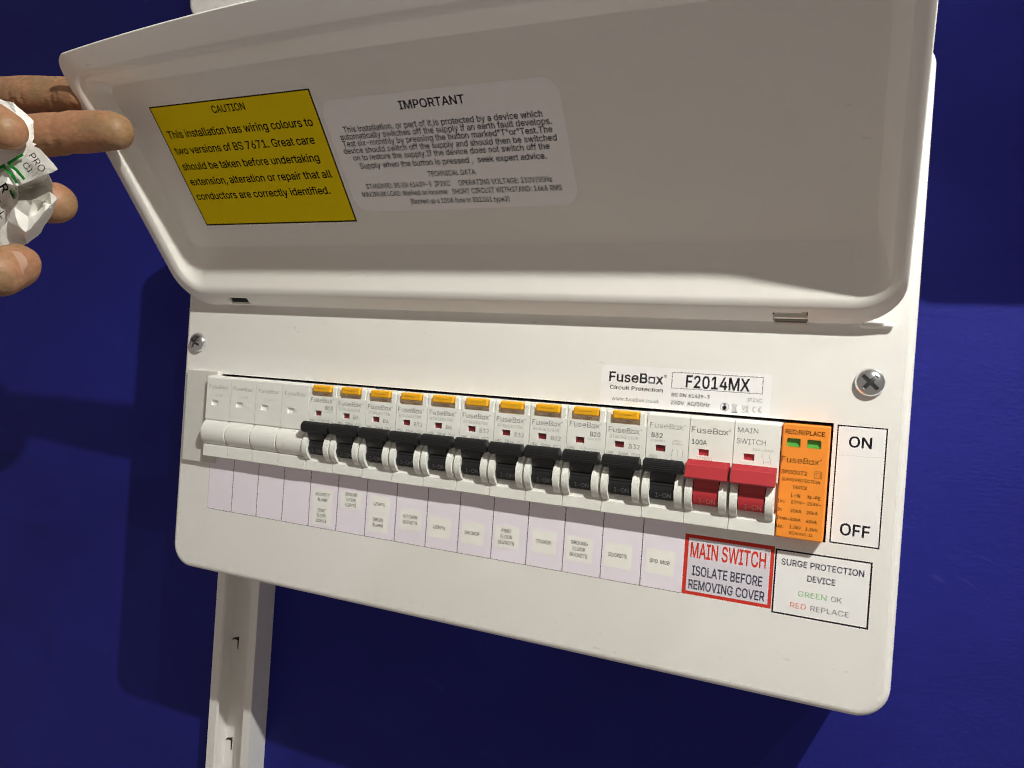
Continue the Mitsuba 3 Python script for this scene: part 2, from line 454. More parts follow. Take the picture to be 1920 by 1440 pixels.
for t, a, b, y, y1, c in (("This installation. or part of it,is protected by a device which", 116.8, 212.6, 87.1, 86.75, 2.6), ("automatically switches off the supply if an earth fault develops.", 113.8, 216.0, 83.9, 83.6, 2.6),
                          ('Test six-monthly by pressing the button marked"T"or"Test.The', 113.9, 215.6, 80.7, 80.25, 2.6), ("device should switch off the supply and should then be switched", 113.0, 216.8, 77.4, 76.8, 2.6),
                          ("on to restore the supply.If the device does not switch off the", 116.9, 213.1, 74.0, 73.5, 2.6), ("Supply when the button is pressed ,  seek expert advice.", 119.0, 211.0, 70.0, 69.5, 2.6),
                          ("TECHNICAL DATA", 153.2, 176.9, 64.6, 64.4, 2.35), ("STANDARD: BS EN 61439-3  IP2XC", 118.6, 163.1, 60.1, 59.7, 2.4), ("OPERATING VOLTAGE: 230V/50Hz", 167.3, 211.4, 59.7, 59.4, 2.4),
                          ("MAXIMUM LOAD: Marked on incomer", 114.9, 160.9, 56.2, 55.9, 2.4), ("SHORT CIRCUIT WITHSTAND: 16kA RMS", 163.0, 215.0, 55.8, 55.5, 2.4), ("(Backed up a 100A fuse to BS1361 type2)", 140.0, 190.0, 51.9, 51.4, 2.35)):
    s.text(t, a, b, y, c, 0.2, INK, True, y1=y1)
s.put("notice_label", f"{unit}__lid", lid_frame(RIM + 13.0), "white rounded IMPORTANT sticker with test instructions and technical data")

# ------------------------------------------------------------------ labels on the cover
s = Sheet()
s.rect(0, 270, 0.0, 29.0, 0.10, LILAC)
for i in range(1, 15):
    s.rect(18 * i - 0.17, 18 * i + 0.17, 0.0, 29.0, 0.16, (0.03, 0.03, 0.03))
s.rect(0, 270, -0.16, 0.04, 0.16, (0.03, 0.03, 0.03)).rect(-0.1, 0.04, 0, 29, 0.16, (0.35, 0.32, 0.36))
strip = s.put("circuit_strip", unit, COVER, "lilac paper strip ruled into columns under the breakers")
for words, x0, x1, z0, z1 in ((("SECURITY", "ALARM"), 74.2, 86.9, 11.7, 20.6), (("FIRST", "FLOOR", "LIGHTS"), 74.3, 86.9, 1.5, 11.4), (("GROUND", "FLOOR", "LIGHTS"), 92.3, 105.1, 12.6, 21.5), (("LIGHTS",), 110.0, 122.4, 13.0, 21.2),
                              (("SMOKE", "ALARM"), 109.8, 122.1, 3.0, 12.7), (("KITCHEN", "SOCKETS"), 128.9, 140.8, 6.8, 17.0), (("LIGHTS",), 145.5, 157.8, 5.3, 15.6), (("SHOWER",), 163.8, 175.6, 5.2, 15.4),
                              (("FIRST", "FLOOR", "SOCKETS"), 181.5, 193.8, 6.0, 16.5), (("COOKER",), 200.3, 212.3, 6.6, 17.0), (("GROUND", "FLOOR", "SOCKETS"), 217.4, 229.8, 5.6, 16.6), (("SOCKETS",), 235.4, 247.7, 5.8, 16.5),
                              (("SPD  MCB",), 254.1, 266.3, 6.1, 16.7)):
    s = Sheet()
    s.rect(x0, x1, z0, z1, 0.30, CREAM)
    m, k = (z0 + z1) / 2, len(words)
    gap = 2.75
    for j, w in enumerate(words):
        s.centred(w, (x0 + x1) / 2 - 0.2, m + (k / 2 - j - 0.5) * gap - 0.7, 1.62, 0.38, (0.03, 0.03, 0.035), 0.82, True)
    m, c = s.build(*COVER)
    ang = math.radians(rng.uniform(-1.2, 1.2))
    ctr = np.array([(x0 + x1) / 2, 0, (z0 + z1) / 2])
    q = m.vertices - ctr
    m.vertices = ctr + np.column_stack([q[:, 0] * math.cos(ang) - q[:, 2] * math.sin(ang), q[:, 1], q[:, 0] * math.sin(ang) + q[:, 2] * math.cos(ang)])
    put("circuit_label", m, "print", strip, color=c, label="small cream sticker reading " + " ".join(words).replace("  ", " ") + ({110.0: " above the SMOKE ALARM one", 145.5: " alone in its column"}.get(x0, "")))

s = Sheet()                                        # the maker's sticker
s.rect(228.2, 300.4, 76.7, 94.4, 0.12, STICKER, r=2.2)
s.maker(231.9, 256.0, 87.35, 4.1, 0.2, INK, True)
s.text("Circuit Protection", 232.5, 256.2, 83.9, 1.65, 0.2, INK, True).text("www.fusebox.co.uk", 233.8, 254.9, 79.0, 1.6, 0.2, (0.05, 0.05, 0.055))
s.frame(259.7, 297.1, 85.95, 92.9, 0.22, 0.2, INK)
s.text("F2014MX", 265.8, 291.9, 86.75, 5.05, 0.2, INK, True)
s.text("BS EN", 260.0, 266.3, 82.5, 1.5, 0.2, INK, True).text("61439-3", 267.3, 276.1, 82.5, 1.5, 0.2, INK, True).text("230V  AC/50Hz", 260.0, 276.4, 79.1, 1.65, 0.2, INK, True).text("IP2XC", 291.3, 297.2, 82.6, 1.5, 0.2, INK)
c = Point(282.4, 79.6).buffer(1.75, 12)
s.poly(c.difference(c.buffer(-0.16)), 0.2, INK).poly(union_all([Point(282.4, 80.75).buffer(0.4, 6), sbox(281.5, 78.7, 283.3, 80.0), sbox(281.9, 78.3, 282.9, 80.2)]), 0.2, INK)
s.line([(285.2, 81.1), (287.4, 78.5)], 0.14, 0.2, INK).line([(287.6, 81.1), (285.3, 78.5)], 0.14, 0.2, INK).line([(285.6, 80.8), (287.2, 80.8)], 0.22, 0.2, INK)
s.line([(285.7, 80.7), (285.95, 78.7), (286.9, 78.7), (287.1, 80.7)], 0.16, 0.2, INK).rect(285.4, 287.6, 77.6, 78.1, 0.2, INK)
s.text("UK", 289.4, 292.2, 79.6, 1.35, 0.2, INK).text("CA", 289.4, 292.2, 77.9, 1.35, 0.2, INK)
for cx in (294.7, 297.0):
    r = Point(cx, 79.5).buffer(1.12, 12)
    s.poly(r.difference(r.buffer(-0.24)).difference(sbox(cx + 0.15, 70, cx + 5, 90)), 0.2, INK)
s.rect(296.05, 297.0, 79.4, 79.6, 0.2, INK)
s.put("maker_label", unit, COVER, "white rounded maker sticker with a boxed type number")

s = Sheet()
s.rect(270.1, 306.1, -0.05, 25.2, 0.13, REDINK).rect(271.75, 304.7, 1.4, 23.7, 0.2, (0.70, 0.67, 0.74))
s.text("MAIN SWITCH", 272.7, 303.1, 15.75, 6.1, 0.28, REDINK, True).text("ISOLATE BEFORE", 273.85, 302.2, 8.3, 3.9, 0.28, (0.035, 0.035, 0.07), True).text("REMOVING COVER", 272.8, 303.4, 2.5, 3.75, 0.28, (0.035, 0.035, 0.07), True)
s.put("main_switch_label", unit, COVER, "red bordered MAIN SWITCH sticker")
s = Sheet()
s.rect(306.4, 341.9, -1.4, 24.5, 0.11, INK).rect(307.05, 341.25, -0.75, 23.9, 0.18, WHITE)
s.text("SURGE PROTECTION", 308.9, 339.2, 18.5, 2.4, 0.26, (0.03, 0.03, 0.06), True).text("DEVICE", 319.0, 329.3, 13.3, 2.4, 0.26, (0.03, 0.03, 0.06), True)
s.text("GREEN", 316.0, 326.5, 6.95, 2.1, 0.26, (0.16, 0.42, 0.13)).text("OK", 328.1, 332.0, 6.9, 2.1, 0.26, (0.13, 0.13, 0.15)).text("RED", 313.3, 319.3, 2.0, 2.1, 0.26, (0.66, 0.16, 0.08)).text("REPLACE", 320.9, 334.9, 1.95, 2.1, 0.26, (0.13, 0.13, 0.15))
s.put("surge_label", unit, COVER, "black framed SURGE PROTECTION DEVICE sticker")
s = Sheet()
s.rect(326.0, 343.8, 29.85, 76.2, 0.11, INK).rect(326.5, 343.3, 30.4, 75.7, 0.18, WHITE).line([(326.5, 64.3), (331, 64.7), (337, 64.5), (343.3, 65.2)], 0.12, 0.22, (0.60, 0.58, 0.56))
s.text("ON", 330.45, 338.6, 67.95, 4.05, 0.26, INK, True).text("OFF", 329.5, 340.1, 33.6, 4.4, 0.26, INK, True)
s.put("on_off_label", unit, COVER, "tall white sticker with ON above OFF")

# ------------------------------------------------------------------ the row of breakers
BACK = -14.0


def arc(cp, cz, r, z0, z1, k=14):
    a0, a1 = math.asin((z0 - cz) / r), math.asin((z1 - cz) / r)
    return [(cp + r * math.cos(a), cz + r * math.sin(a)) for a in np.linspace(a0, a1, k)]


def bx(x0, x1, p0, p1, z0, z1):
    return m3.Manifold.cube([x1 - x0, p1 - p0, z1 - z0]).translate([x0, -p1, z0])


def moved(m, dx, dp, dz):
    m = m.copy()
    m.apply_translation([dx, -dp, dz])
    return m


def to_mesh(m):
    q = m.to_mesh()
    return trimesh.Trimesh(q.vert_properties[:, :3], q.tri_verts, process=False)


def device_body(button, w0=0.12, w1=17.88, window=((4.1, 8.35, 59.1, 61.75),)):
    """The plastic case of one breaker, 18 mm wide, with the cheeks either side of its lever."""
    prof = [(BACK, 30.3), (5.75, 30.3), (6, 30.55), (6, 35.35), (5.75, 35.7), (4.9, 38.7), (1.6, 39.2), (1.6, 50.1), (5.0, 51.2), (6, 51.45), (6, 74.0), (5.5, 74.9), (4.9, 75.3), (BACK, 75.3)]
    m = man(prism(prof, w0, w1))
    cheek = Polygon(arc(2.2, 43.4, 8.2, 36.2, 50.6, 18) + [(-2, 50.6), (-2, 36.2)])
    for a, b in ((0.4, 3.35), (14.1, 17.1)):
        c = prism(cheek, a, b)
        m = m + man(c)
    if button:
        m = m - bx(1.5, 14.75, 2.6, 12, 69.3, 80) - bx(16.9, 20, 5.2, 12, 69.3, 80)
    for a, b, c, d in window:
        m = m - bx(a, b, 4.4, 12, c, d)
    return to_mesh(m)


def blank_body():
    prof = [(BACK, 30.3), (5.75, 30.3), (6, 30.55), (6, 36.6), (5.75, 36.9), (3.6, 37.1), (3.6, 50.6), (5.6, 50.9), (6, 51.2), (6, 74.0), (5.5, 74.9), (4.9, 75.3), (BACK, 75.3)]
    m = man(prism(prof, 0.12, 17.88)) + man(prism(arc(0.6, 43.9, 8.2, 37.1, 50.8, 20) + [(0, 50.8), (0, 37.1)], 0.25, 17.0))
    return to_mesh(m - bx(4.0, 8.8, 4.9, 12, 59.0, 61.9))


def ribbed(cp, cz, r, teeth=24, depth=0.2):
    a = np.linspace(0, 2 * math.pi, teeth * 4, endpoint=False)
    rr = r - depth * (np.arange(teeth * 4) % 4 < 2)
    return Polygon(np.column_stack([cp + rr * np.cos(a), cz + rr * np.sin(a)]))


def lever_black():
    core = Polygon(arc(2.2, 43.4, 6.3, 43.0, 49.5, 12) + [(2, 50), (2, 43.0)])
    band = Polygon(arc(2.2, 43.4, 6.75, 39.3, 43.2, 12) + [(2, 43.2), (2, 38.9)])
    stalk = Polygon([(4, 46), (8.0, 46.4), (10.2, 49.4), (11.2, 52.8), (7.2, 54.0), (5, 50)])
    ridge = Polygon(arc(2.2, 43.4, 6.75, 45.3, 46.0, 4) + [(2, 46), (2, 45.3)])
    neck = prism(union_all([core, band, stalk, ridge]), 3.75, 13.75)
    bar = man(prism(ribbed(10.1, 53.4, 2.9, 20, 0.26), 1.05, 16.75)) + man(prism(Point(10.1, 53.4).buffer(2.35, 12).exterior.coords, 0.75, 17.05))
    return to_mesh(man(neck) + bar)


def lever_red():
    band = Polygon(arc(2.2, 43.4, 7.2, 39.2, 43.6, 12) + [(2, 43.6), (2, 38.6)])
    top = [(6.6, 57.2), (8.6, 57.5)]
    for k in range(6):                              # ridges across the upper slope
        a, b = 8.6 + k * 0.52, 57.5 - k * 0.30
        top += [(a + 0.20, b - 0.02), (a + 0.30, b - 0.30), (a + 0.52, b - 0.30)]
    bar = Polygon(top + [(12.1, 55.5), (13.6, 50.6), (13.0, 50.0), (9.0, 50.2), (6.4, 54.0)]).buffer(0)
    core = Polygon(arc(2.2, 43.4, 6.9, 43.2, 50, 12) + [(2, 50), (2, 43.2)])
    stalk = Polygon([(4, 46), (8.6, 46.2), (9.6, 51.5), (7.2, 54.0), (5, 50)])
    neck = prism(union_all([band, core, stalk]), 3.75, 13.75)
    return to_mesh(man(neck) + man(prism(bar, 0.6, 17.35)))


BODY_RCBO, BODY_PLAIN, BODY_BLANK, LEVER_B, LEVER_R = device_body(True), device_body(False), blank_body(), lever_black(), lever_red()
BUTTON = to_mesh(man(cbox(2.7, 14.1, 2.7, 7.2, 71.3, 75.0, 0.55)) - bx(8.15, 8.55, 7.0, 9, 70, 72.6) + man(cbox(5.2, 11.6, 7.1, 7.5, 73.2, 74.2, 0.15)))
WINDOW = trimesh.creation.box(bounds=[[4.12, -4.75, 59.12], [8.33, -4.45, 61.73]])


def on_mark(parent, x, col, r):
    s = Sheet()
    s.text("I-ON", x + 6.2, x + 12.8, -0.95, 1.95, 0.16, col, True)
    t = math.radians(-18.5)
    p, z = 2.2 + r * math.cos(t), 43.4 + r * math.sin(t)
    m, c = s.build((0, -p, z), EX, (0, math.sin(t), math.cos(t)), (0, -math.cos(t), -math.sin(t) * -1))
    put("marking", m, "print", parent, color=c)


def symbols(s, x, z=56.3):
    """The small row of symbols above the lever."""
    s.frame(x + 0.9, x + 2.4, z, z + 1.0, 0.13, 0.06, FAINT).frame(x + 2.5, x + 4.2, z, z + 1.0, 0.13, 0.06, FAINT).rect(x + 1.4, x + 3.7, z + 0.35, z + 0.6, 0.06, FAINT)
    s.frame(x + 12.0, x + 15.6, z - 0.35, z + 1.0, 0.15, 0.06, FAINT).line([(x + 12.5, z + 0.3), (x + 13.2, z + 0.7), (x + 14.0, z), (x + 15.1, z + 0.3)], 0.16, 0.07, FAINT)


# (rating, code, colour of code, label)
RCBO = [("B10", None, "breaker marked B10, first black lever beside the blank modules, over SECURITY ALARM"), ("B6", "RTA060630B", "breaker marked B6 over the GROUND FLOOR LIGHTS sticker"), ("B6", "RTA060630B", "breaker marked B6 over the SMOKE ALARM sticker"),
        ("B32", "RTA063230B", "breaker marked B32 over the KITCHEN SOCKETS sticker"), ("B6", "RTA060630B", "breaker marked B6 over the sticker reading only LIGHTS, beside the SHOWER one"), ("B32", "RTA063230B", "breaker marked B32 over the SHOWER sticker"),
        ("B32", "RTA063230B", "breaker marked B32 over the FIRST FLOOR SOCKETS sticker"), ("B32", "RTA063230B", "breaker marked B32 over the COOKER sticker"), ("B20", None, "breaker marked B20 over the GROUND FLOOR SOCKETS sticker"), ("B32", "RTA063230B", "breaker marked B32 over the sticker reading only SOCKETS")]
BLANKS = ["blank module at the far end of the row, against the grey blanking panel", "second blank module from the grey blanking panel", "third blank module from the grey blanking panel", "blank module next to the first black lever, with no code beneath its name"]

for i in range(4):
    x, dp = 18.0 * i, rng.uniform(-0.12, 0.12)
    k = thing("blank_module", "white plastic " + BLANKS[i], "blank module", "blank modules at the end of the row")
    put("body", moved(BODY_BLANK, x, dp, rng.uniform(-0.1, 0.1)), "module_plastic", k, smooth=28)
    s = Sheet()
    s.maker(x + 1.8, x + 15.6, 68.3, 2.0, 0.05, FAINT)
    if i < 3:
        s.text("ADRB", x + 6.0, x + 12.2, 64.1, 1.35, 0.05, (0.53, 0.53, 0.52))
    else:
        s.text("100A", x + 4.6, x + 7.4, 42.0, 0.9, 3.6, (0.6, 0.42, 0.38))
    s.put("lettering", k, face(6.0 + dp))

for j, (rating, code, text) in enumerate(RCBO):
    i = j + 4
    x, dp, dz = 18.0 * i, rng.uniform(-0.15, 0.15), rng.uniform(-0.18, 0.12)
    k = thing("circuit_breaker", "white " + text, "circuit breaker", "breakers with black levers and amber test buttons")
    put("body", moved(BODY_RCBO, x, dp, dz), "module_plastic", k, smooth=28)
    lv = put("lever", moved(LEVER_B, x, dp + rng.uniform(-0.1, 0.1), dz + rng.uniform(-0.15, 0.15)), "black_plastic", k, smooth=22)
    on_mark(lv, x, (0.13, 0.135, 0.14), 6.9)
    put("test_button", moved(BUTTON, x, dp + rng.uniform(-0.2, 0.2), dz), "amber_plastic", k, smooth=20)
    put("indicator_window", moved(WINDOW, x, dp, dz), "dark_red", k)
    s = Sheet()
    if code:
        s.maker(x + 1.1, x + 15.0, 65.4 + dz, 2.35, 0.05, GREYINK)
        s.text(code, x + 1.8, x + 14.5, 62.9 + dz, 1.4, 0.05, FAINT).text(rating, x + 10.6, x + (15.4 if len(rating) > 2 else 13.9), 59.1 + dz, 1.9, 0.05, GREYINK)
        s.text("30mA", x + 6.0, x + 10.7, 55.9 + dz, 1.35, 0.05, GREYINK)
    else:
        s.maker(x + 1.1, x + 15.0, 66.1 + dz, 2.35, 0.05, GREYINK)
        s.text(rating, x + 10.8, x + 15.6, 62.5 + dz, 1.95, 0.05, GREYINK, True).text("RTA0632030B", x + 9.8, x + 15.9, 60.95 + dz, 0.75, 0.05, FAINT)
        s.text("I n=30mA", x + 6.3, x + 11.6, 56.5 + dz, 0.9, 0.05, FAINT)
    symbols(s, x, 56.1 + dz)
    s.centred("TEST", x + 8.4, 69.75 + dz, 0.95, -3.3, (0.2, 0.2, 0.2))
    s.put("lettering", k, face(6.0 + dp))

x = 252.0
k = thing("circuit_breaker", "white breaker marked B32 without a test button, next to the red levers", "circuit breaker", "breakers with black levers")
put("body", moved(BODY_PLAIN, x, 0.05, 0), "module_plastic", k, smooth=28)
lv = put("lever", moved(LEVER_B, x, 0.1, 0), "black_plastic", k, smooth=22)
on_mark(lv, x, (0.15, 0.155, 0.16), 6.9)
put("indicator_window", moved(WINDOW, x, 0.05, 0), "dark_red", k)
s = Sheet()
s.maker(x + 1.1, x + 15.4, 68.8, 2.3, 0.05, FAINT)
s.text("B32", x + 2.1, x + 6.9, 64.8, 1.95, 0.05, GREYINK, True).text("MT060B32", x + 1.9, x + 7.9, 63.1, 0.85, 0.05, FAINT)
s.text("230V~", x + 11.3, x + 14.6, 63.6, 0.85, 0.05, FAINT).text("50/60Hz", x + 11.0, x + 15.4, 62.4, 0.85, 0.05, FAINT).frame(x + 1.6, x + 4.8, 56.2, 57.3, 0.14, 0.05, FAINT).rect(x + 2.2, x + 4.2, 56.6, 56.9, 0.06, FAINT)
s.line([(x + 11.3, 55.6), (x + 11.3, 60.6)], 0.16, 0.05, GREYINK).line([(x + 13.8, 57.6), (x + 13.4, 60.2)], 0.16, 0.05, FAINT).text("0", x + 12.2, x + 12.9, 55.7, 0.9, 0.05, FAINT).text("1", x + 12.9, x + 13.2, 60.0, 0.9, 0.05, FAINT).line([(x + 15.6, 57.2), (x + 15.6, 60.4)], 0.14, 0.05, FAINT)
s.put("lettering", k, face(6.05))

k = thing("main_switch", "double width white main switch with two broad red levers", "main switch")
for x in (270.0, 288.0):
    put("body", moved(BODY_PLAIN, x, 0.1 if x < 280 else 0.0, 0), "module_plastic", k, smooth=28)
    lv = put("lever", moved(LEVER_R, x, 0, 0), "red_plastic", k, smooth=20, label="broad ridged red lever")
    on_mark(lv, x, (0.60, 0.15, 0.15), 7.35)
    put("indicator_window", moved(WINDOW, x, 0, 0), "red_plastic", k)
s = Sheet()
s.maker(270.8, 285.8, 68.35, 2.4, 0.15, GREYINK)
s.text("100A", 271.2, 277.4, 63.6, 1.95, 0.15, GREYINK, True).text("IT100D", 273.6, 279.9, 57.2, 1.4, 0.15, (0.62, 0.34, 0.30))
s.put("lettering", k, face(6.1))
s = Sheet()
s.text("MAIN", 289.25, 297.2, 70.1, 2.05, 0.05, GREYINK).text("SWITCH", 289.1, 300.4, 65.6, 2.1, 0.05, GREYINK).text("230V~ AC22A", 295.5, 303.5, 63.2, 0.95, 0.05, FAINT)
for dx in (0.0, 2.7):
    s.line([(300.0 + dx, 58.0), (300.0 + dx, 59.8), (299.4 + dx, 61.3)], 0.14, 0.05, FAINT).line([(300.0 + dx, 54.5), (300.0 + dx, 56.6)], 0.14, 0.05, FAINT).text("13"[dx > 1], 299.0 + dx, 299.5 + dx, 61.2, 0.9, 0.05, FAINT)
s.line([(300.0, 59.0), (302.7, 59.0)], 0.12, 0.05, FAINT)
s.put("lettering", k, face(6.0))

k = thing("surge_protector", "orange surge protection module with two green windows at the end of the row", "surge protector")
body = man(cbox(306.35, 323.75, BACK, 6.3, 30.3, 75.2, 0.45))
for a, b in ((308.2, 313.3), (315.7, 320.8)):
    w = trimesh.creation.extrude_polygon(Polygon(rrect(a, b, 66.2, 69.6, 0.6, 0.6, 5)), 8, engine="earcut")
    v = w.vertices
    w.vertices = np.column_stack([v[:, 0], -4.3 - v[:, 2], v[:, 1]])
    body = body - man(w)
put("body", to_mesh(body), "orange_plastic", k, smooth=25)
for a, b in ((308.1, 313.4), (315.6, 320.9)):
    put("status_window", join(trimesh.creation.box(bounds=[[a, -4.7, 66.1], [b, -4.35, 69.7]]), trimesh.creation.box(bounds=[[a + 0.2, -5.4, 66.3], [b - 0.2, -4.6, 67.1]])), "green_plastic", k, label="small green status window")
s = Sheet()
OI = (0.045, 0.013, 0.006)
X = 306.0
s.text("RED:REPLACE", X + 1.5, X + 15.9, 71.2, 1.75, 0.06, OI, True).maker(X + 0.7, X + 14.6, 60.0, 2.35, 0.06, OI)
s.text("SPDCUT2", X + 1.0, X + 10.5, 55.5, 1.55, 0.06, OI, True).frame(X + 13.2, X + 15.9, 54.8, 57.6, 0.18, 0.06, OI).text("T2", X + 13.6, X + 15.5, 55.4, 1.5, 0.06, OI)
for t, a, b, z, c, bo in (("SURGE PROTECTION", 1.35, 15.4, 52.75, 1.2, True), ("DEVICE", 5.85, 10.9, 50.0, 1.2, True), ("L-N", 5.25, 8.55, 46.6, 1.45, True), ("N-PE", 11.3, 16.0, 46.5, 1.45, True), ("Uc:", 0.5, 3.2, 44.0, 1.25, True), ("275V~", 5.35, 10.4, 44.1, 1.25, True),
                          ("255V~", 11.35, 16.4, 44.1, 1.25, True), ("In:", 0.5, 2.4, 40.7, 1.25, True), ("20kA", 5.35, 9.4, 40.7, 1.25, True), ("20kA", 11.3, 15.4, 40.7, 1.25, True), ("Imax:", 0.5, 4.95, 37.4, 1.25, True), ("40kA", 5.4, 9.4, 37.3, 1.25, True), ("40kA", 11.3, 15.3, 37.3, 1.25, True),
                          ("Up:", 0.5, 3.2, 34.2, 1.25, True), ("1.5kV", 5.45, 9.8, 34.3, 1.25, True), ("1.5kV", 11.3, 15.8, 34.2, 1.25, True), ("IEC61643-11", 5.3, 14.1, 32.1, 1.1, True)):
    s.text(t, X + a, X + b, z, c, 0.06, OI, bo)
s.put("lettering", k, face(6.3))

# ------------------------------------------------------------------ trunking below, other enclosures above
k = thing("cable_trunking", "white slotted plastic cable trunking running down the blue wall under the fuse board", "cable trunking")
t = 1.3
prof = Polygon([(-68, 80), (-61.2, 80), (-60.6, 81.6), (-61.6, 82.4), (-66.2, 82.2), (-66.6, 96.2), (-32.9, 96.2), (-31.9, 82.2), (-36.4, 82.4), (-37.6, 81.6), (-37.0, 80), (-30.2, 80), (-31.6, 97.7), (-67.6, 97.7)])
m = trimesh.creation.extrude_polygon(prof, 620, engine="earcut")
m.apply_translation([0, 0, -656.5])
put("channel", m, "white_paint", k, smooth=30)
for z in (-114.5, -187.0, -259.5, -332.0):
    hook = Polygon([(-66.3, z - 1.9), (-64.5, z + 0.1), (-60.1, z + 1.2), (-60.3, z - 7.5), (-60.7, z - 7.5), (-60.95, z - 1.1), (-63.6, z - 0.9)])
    m = trimesh.creation.extrude_polygon(hook, 0.8, engine="earcut")
    v = m.vertices
    m.vertices = np.column_stack([v[:, 0], 96.4 - v[:, 2], v[:, 1]])
    put("slot", m, "inside_dark", k, label="narrow dark cut out in the channel")

for x0, z0, text in ((-41.0, 280.5, "white metal enclosure mounted above, only its lower corner showing behind the lid"), (397.0, 215.5, "white metal enclosure mounted higher up past the edge of the fuse board")):
    k = thing("metal_enclosure", text, "enclosure")
    c, b = shell(x0, x0 + 376.7, z0, z0 + 260, 13.0, 9.0)
    put("cover", c, "white_paint", k, smooth=40)
    put("enclosure_body", b, "white_paint", k, smooth=40)

# ------------------------------------------------------------------ the two arm lamps that light the display
for pos, aim, power, tint, rim, text in ((LAMP_A, AIM_A, POWER_A, TINT_A, -14.5, "small black arm lamp close over the display"), (LAMP_B, AIM_B, POWER_B, TINT_B, 5.0, "small black lamp high up and farther from the display")):
    k = thing("arm_lamp", text, "lamp")
    d = (aim - pos) / np.linalg.norm(aim - pos)
    R = trimesh.geometry.align_vectors([0, 0, 1], d)
    a = np.linspace(0, 2 * math.pi, 32, endpoint=False)
    disc = trimesh.Trimesh(np.vstack([[[0, 0, 0]], np.column_stack([6 * np.cos(a), 6 * np.sin(a), 0 * a])]), [[0, i + 1, (i + 1) % 32 + 1] for i in range(32)], process=False)
    disc.apply_transform(R)
    disc.apply_translation(pos)
    put("lens", disc, "lamp_black", k, emitter={"type": "area", "radiance": rgb(*(power * tint).tolist())})
    can = trimesh.creation.revolve([(0.01, -32), (9, -31), (12, -24), (12, -1.0), (0.01, -0.8)], sections=32)
    can.apply_transform(R)
    can.apply_translation(pos)
    put("housing", can, "lamp_black", k, smooth=30)
    drum = trimesh.creation.revolve([(10, 34), (46, 30), (46, rim), (47, rim), (47, 31.2), (10, 35.2), (10, 34)], sections=48)
    drum.apply_translation(pos)
    put("shade", drum, "lamp_black", k, smooth=30)
    tail, top = pos + [0, 0, 34], np.array([pos[0], pos[1] + 200, pos[2] + 120])
    put("arm", join(trimesh.creation.cylinder(5, segment=[tail, top], sections=16), trimesh.creation.cylinder(5, segment=[top, [pos[0], DEPTH, pos[2] + 120]], sections=16)), "lamp_black", k, smooth=30)

# ------------------------------------------------------------------ the hand
BONES = {
    "index": [(-158.7, -75.0, 215.2, 10.5), (-106.9, -74.0, 215.2, 10.3), (-62.3, -74.0, 212.4, 10.4), (-45, -72.5, 211.3, 9.9), (-26.0, -72.0, 210.2, 9.2)],
    "middle": [(-160, -88.0, 186.2, 10.8), (-127.1, -90.0, 186.2, 10.5), (-76.9, -90.0, 186.5, 10.2), (-36.1, -87.0, 186.5, 10.1), (-15.3, -80.5, 188.9, 9.9), (0.5, -77.0, 189.6, 9.3), (3.6, -76.0, 189.4, 8.6)],
    "ring": [(-160, -86, 164, 10.6), (-128.5, -88.0, 162.7, 10.3), (-93.3, -84.0, 159.1, 10.3), (-57.2, -82.0, 156.2, 10.0), (-27.5, -82.0, 155.2, 9.7)],
    "little": [(-160, -88, 136, 10.5), (-122.3, -94.0, 130.7, 10.5), (-66.0, -110.0, 117.0, 10.3), (-8.2, -118.0, 115.9, 10.4), (-14.0, -107.0, 120.7, 9.7)],
    "thumb": [(-200, -96, 172, 15), (-160.9, -102.0, 178.1, 12.5), (-78.9, -119.0, 186.9, 10.8), (-42.0, -120.0, 185.0, 10.4), (-22.8, -117.0, 181.6, 9.9), (-14.0, -115.0, 178.8, 8.4)],
    "palm_a": [(-158.7, -77.0, 213.0, 12.5), (-235, -82, 188, 20)], "palm_b": [(-160, -87, 186, 12.5), (-240, -84, 176, 20)], "palm_c": [(-160, -86, 164, 12.5), (-240, -84, 166, 20)], "palm_d": [(-160, -88, 138, 12.5), (-236, -86, 156, 20)],
    "web_a": [(-158.7, -77, 213, 11), (-160, -87, 186, 11.5)], "web_b": [(-160, -87, 186, 11.5), (-160, -86, 164, 11.5)], "web_c": [(-160, -86, 164, 11.5), (-160, -88, 138, 11.5)],
    "palm_e": [(-200, -96, 172, 15), (-238, -84, 186, 21)], "wrist": [(-238, -84, 172, 27), (-300, -86, 160, 27), (-520, -110, 90, 38)], "wrist_b": [(-238, -84, 186, 20), (-300, -86, 172, 24)],
}


def ball(p):
    return m3.Manifold.sphere(p[3], 40).translate([p[0], p[1], p[2]])


